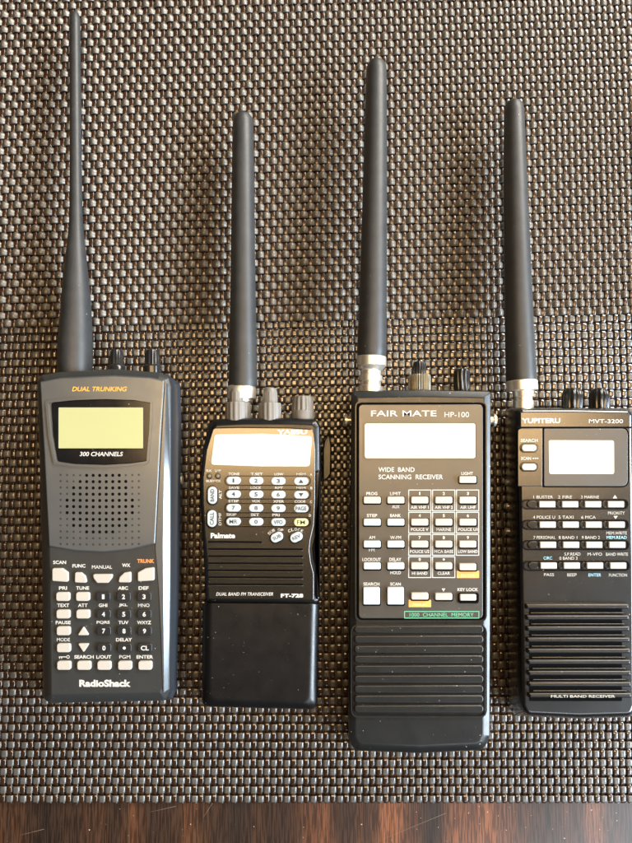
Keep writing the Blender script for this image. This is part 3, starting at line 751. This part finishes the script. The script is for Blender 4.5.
for s, x, y, w in (('1 BUSTER', 543.2, 497, 19.5), ('2 FIRE', 565, 497, 14), ('3 MARINE', 590, 497, 18), ('4 POLICE U', 544, 517.2, 22), ('5 TAXI', 566, 517.2, 15),
                   ('6 MCA', 588.5, 517.2, 14.5), ('PRIORITY', 616.4, 513, 16.8), ('7 PERSONAL', 544.5, 537.4, 22), ('8 BAND 1', 568, 537.4, 18.5), ('9 BAND 2', 590.8, 537.4, 18),
                   ('MEM.WRITE', 616.6, 533, 20.5), ('S.P.READ', 572.4, 554, 16), ('M\u25b8VFO' if False else 'M-VFO', 594.8, 554.1, 14.5), ('BAND WRITE', 617, 554.2, 22),
                   ('0 BAND 3', 568.4, 558.2, 18), ('PASS', 549, 574.6, 10), ('BEEP', 572, 574.8, 9.4), ('FUNCTION', 618, 575, 18)):
    text(mb, s, x, y, w, 3.0, zf, bold=0.0)
tri_up(mb, 615, 496.6, 4.4, 3.4, zf); tri_up(mb, 615.6, 517.4, 4.4, 3, zf, down=True)
for s, x, y, w in (('MEM.READ', 616.6, 537.4, 20), ('CIRC', 547.8, 558, 8.6), ('ENTER', 594.8, 574.9, 12.6)): text(mc, s, x, y, w, 3.0, zf, bold=0.0)
build_print('key_legends', mb, M['softwhite'], r4); build_print('key_legends', mc, M['blueprint'], r4)
mb = MB(); prism(mb, R(529, 603.5, 622, 701), 1, Z-0.5, Z+0.04, 0.02); gr = mb.build('grille_recess', M['hole'], r4)
for k in range(9):
    y = 606.6+k*11.13; dx = 0.35*k
    mb = MB(); prism(mb, R(526.2+dx, y-2.7, 629.5+dx, y+2.7), 1.0, Z-0.2, Z+2.0, 1.15, steps=6); mb.build('slat', M['black'], gr)
    if k < 8:
        mb = MB(); prism(mb, R(530.5+dx, y+5.6, 624+dx, y+7.2), 0.5, Z-0.2, Z+0.4, 0.3); mb.build('inner_bar', M['face4'], gr)
mb = MB(); text(mb, 'MULTI BAND RECEIVER', 583, 696.2, 64, 2.6, Z+2.04, bold=0.02); build_print('model_lettering', mb, M['softwhite'], r4)
mb = MB()
px_tube(mb, [(521.4, 384, 28), (521.3, 381, 30), (521, 376, 30), (519.3, 330, 28.4), (517.6, 270, 26.6), (516, 210, 24.6), (514.8, 160, 22.6), (514, 112, 20.4), (513.8, 106, 19), (513.7, 103, 15), (513.7, 101.8, 9)],
        [22, 22, 22, 21.4, 20.6, 19.8, 19, 18.6, 18.6, 18.6, 18.6], n=36)
an = mb.build('antenna', M['rubber'], r4)
mb = MB(); px_tube(mb, [(523.2, 412, 20), (523.2, 407, 20), (523.2, 401, 20), (523.2, 400.4, 18), (523.2, 397.6, 18), (523.2, 397, 20), (522.8, 391.5, 21), (521.8, 390.4, 30), (521.6, 381.6, 31), (521.6, 379.6, 28)], 22, n=40)
mb.build('connector', M['nickel'], an)
for x, w in ((572.3, 20.5), (599.2, 20)):
    mb = MB(); px_tube(mb, [(x, 410, w*0.95), (x, 407, w), (x, 397, w), (x, 391.5, w*0.86), (x, 388.8, w*0.6), (x, 388, w*0.3)], 24, n=96, rib=12, ribd=0.10, ribrange=(1, 3)); mb.build('knob', M['knob'], r4)
for yy in (482, 506, 531):
    mb = MB(); x, y = W(506, yy, 14)
    tube(mb, [(x+2.5, y, 13), (x+0.1, y, 13), (x-0.2, y, 13)], [1.5, 1.5, 1.0], n=16); mb.build('side_screw', M['nickel'], r4)
